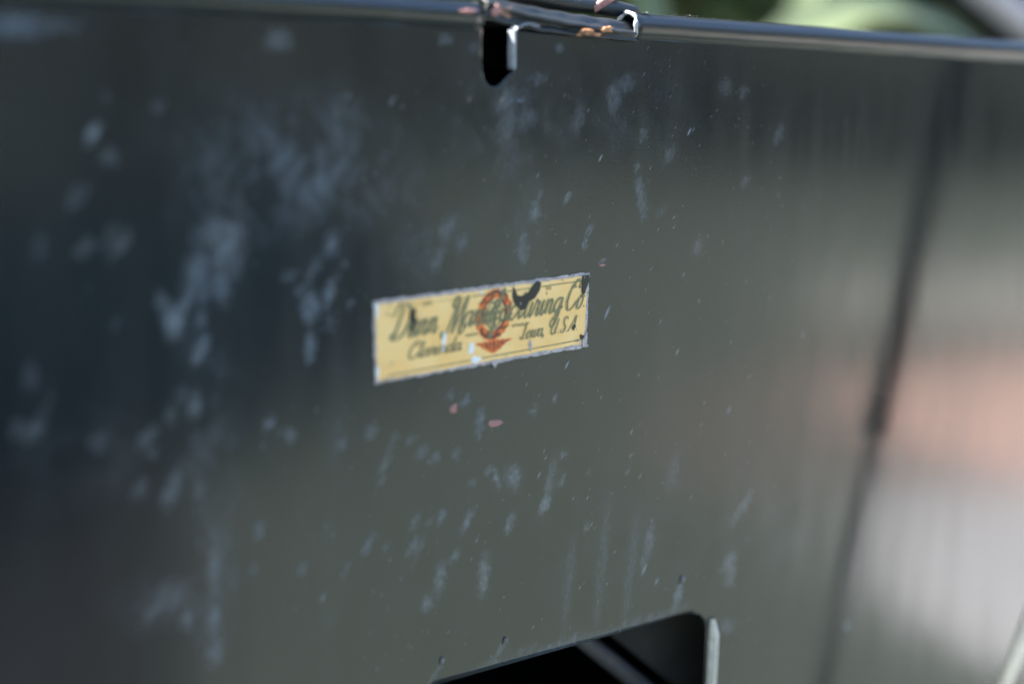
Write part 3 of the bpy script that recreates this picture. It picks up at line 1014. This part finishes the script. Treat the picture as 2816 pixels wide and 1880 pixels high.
# vegetation
def leaf_mat(name, a, b, rough=.5, trans=0.0):
    t = NT(name)
    oi = t.n("ShaderNodeAttribute", attribute_name="tone")
    t.l(t.mix(oi.outputs["Fac"], a, b), t.b.inputs["Base Color"])
    t.b.inputs["Roughness"].default_value = rough
    return t.m


M_leaf = leaf_mat("leaf", (0.026, 0.046, 0.014), (0.070, 0.100, 0.038))
M_dleaf = leaf_mat("dark_leaf", (0.009, 0.015, 0.012), (0.020, 0.029, 0.022))
M_pale = leaf_mat("pale_leaf", (0.085, 0.115, 0.055), (0.135, 0.165, 0.085))
M_bark = simple("bark", (0.09, 0.07, 0.05), .9, 0, .3, 30)


def leaves(n, box, size, seed, shape=None):
    rnd = random.Random(seed)
    vs, fs, tone = [], [], []
    for _ in range(n):
        while True:
            q = Vector((rnd.uniform(-1, 1), rnd.uniform(-1, 1), rnd.uniform(-1, 1)))
            if q.length < 1 and (q.length > .35):
                k = noise.noise(q * 2.3 + Vector((seed, 0, 0)))
                if k > -.18:
                    break
        q *= 1 + .25 * noise.noise(q * 1.4 + Vector((0, seed, 0)))
        c = Vector((q.x * box[0], q.y * box[1], q.z * box[2] + box[3]))
        d = Vector((rnd.gauss(0, 1), rnd.gauss(0, 1), rnd.gauss(0, .7))).normalized()
        s = d.cross(Vector((rnd.gauss(0, 1), rnd.gauss(0, 1), rnd.gauss(0, 1)))).normalized()
        L = size * rnd.uniform(.7, 1.4)
        b = len(vs)
        nrm = d.cross(s) * L * .12
        vs += [c - d * L, c + s * L * .45 + nrm, c + d * L, c - s * L * .45 + nrm]
        fs += [(b, b + 1, b + 2), (b, b + 2, b + 3)]
        tone += [min(1, max(0, .5 + .9 * noise.noise(q * 2.0) + rnd.uniform(-.2, .2)))] * 4
    return vs, fs, tone


def bush(name, loc, box, n, size, seed, label, cat_, trunk_h=.5, group=None, mat=None):
    o = empty(name, loc, label, cat_, group)
    vs, fs, tone = leaves(n, box, size, seed)
    c = obj_py("crown", vs, fs, mat or M_leaf, o)
    at_ = c.data.attributes.new("tone", 'FLOAT', 'POINT')
    at_.data.foreach_set("value", tone)
    r_ = random.Random(seed)
    for k in range(4 if trunk_h < .8 else 1):
        w = r_.uniform(0, 6.28)
        e = Vector((math.cos(w) * box[0] * .5, math.sin(w) * box[1] * .5, box[3] + box[2] * .2))
        if trunk_h >= .8:
            e = Vector((.1, .1, box[3]))
        vs, fs = tube_data([(0, 0, 0), e * .45 + Vector((.03, .02, 0)), e], [.03 + .03 * box[3], .022 + .02 * box[3], .012], 8)
        obj_py("trunk" if trunk_h >= .8 else "stem", vs, fs, M_bark, o, True)
    return o


bush("shrub", (3.3, 2.0, 0), (1.3, .9, 3.1, 3.0), 26000, .085, 3, "dense green shrub blurred behind the right half of the panel", "shrub", group="shrubs behind the panel")
bush("shrub", (1.85, 3.1, 0), (1.2, .8, 3.0, 3.0), 24000, .085, 5, "dark green shrub blurred behind the torn roll end", "shrub", group="shrubs behind the panel")
bush("shrub", (5.7, 5.2, 0), (2.6, 2.4, 2.6, 2.5), 14000, .15, 8, "broad green shrub farthest behind the panel, between the nearer two", "shrub", group="shrubs behind the panel", mat=leaf_mat("light_leaf", (0.085, 0.110, 0.048), (0.150, 0.175, 0.085)))
# hedge mirrored in the upper part of the panel
hedge = empty("hedge", (8.6, -10.2, 0), "tall dark hedge far out in front of the panel, mirrored along its top", "hedge")
hd = Vector((.82, .57, 0))
hb = Vector((-.57, .82, 0))
hv, hf, ht = [], [], []
rnd = random.Random(77)
for k in range(15):
    vs, fs, tone = leaves(1300, (1.45, 1.1, 3.4 + rnd.uniform(-.4, .8), 2.9), .19, 100 + k)
    off = hd * (k - 7.5) * 1.55 + hb * (-.012 * (k - 7.5) ** 2 * -1.2)
    b = len(hv)
    hv += [v + off for v in vs]
    hf += [tuple(q + b for q in f) for f in fs]
    ht += tone
    vs, fs = tube_data([off, off + Vector((.05, .03, .9)), off + Vector((.1, -.05, 1.8))], [.07, .05, .03], 6)
    obj_py("stem", vs, fs, M_bark, hedge, True)
o = obj_py("foliage", hv, hf, M_dleaf, hedge)
a_ = o.data.attributes.new("tone", 'FLOAT', 'POINT')
a_.data.foreach_set("value", ht)
# unseen tree, added so its shade darkens the yard mirrored at left
bush("tree", (-1.75, -.85, 0), (1.8, 1.8, 6.0, 7.4), 17000, .17, 61, "tall unseen tree in front of the panel, added to shade the mirrored yard", "tree", 2.0)

# pale strap-leaved plant behind the upper edge
pp = empty("strap_leaf_plant", at(1725, 300, .55), "pale green broad-leaved plant catching the sun behind the panel", "plant")
base = pp.location.copy()
base.z = 0


def strap_leaf(path, wid, up):
    vs, fs, tone = [], [], []
    n_ = len(path)
    for i, p in enumerate(path):
        t_ = (path[min(i + 1, n_ - 1)] - path[max(i - 1, 0)]).normalized()
        s_ = t_.cross(up).normalized()
        w = wid * math.sin(math.pi * min(.97, .12 + .88 * i / (n_ - 1))) ** .7
        fold = up * (w * .25)
        vs += [p - pp.location - s_ * w + fold, p - pp.location, p - pp.location + s_ * w + fold]
        tone += [.3 + .5 * i / n_] * 3
        if i:
            b = (i - 1) * 3
            fs += [(b, b + 1, b + 4, b + 3), (b + 1, b + 2, b + 5, b + 4)]
    o = obj_py("leaf", vs, fs, M_pale, pp, True)
    a_ = o.data.attributes.new("tone", 'FLOAT', 'POINT')
    a_.data.foreach_set("value", tone)


def arc(p0, p1, p2, n_=14):
    return [p0 * (1 - s) ** 2 + p1 * 2 * s * (1 - s) + p2 * s * s for s in (k / (n_ - 1) for k in range(n_))]


pp.location.z = 0
facing = (Vector((-.45, -.55, .7))).normalized()
strap_leaf(arc(base, at(1760, -620, .6), at(2700, 150, .55)), .034, facing)
strap_leaf(arc(base, at(1760, 100, .58), at(1745, -60, .56)), .013, facing)
strap_leaf(arc(base, at(2100, -160, .75), at(2420, -330, .8)), .018, facing)
strap_leaf(arc(base, at(2100, -160, .75), at(1500, -330, .8)), .018, facing)
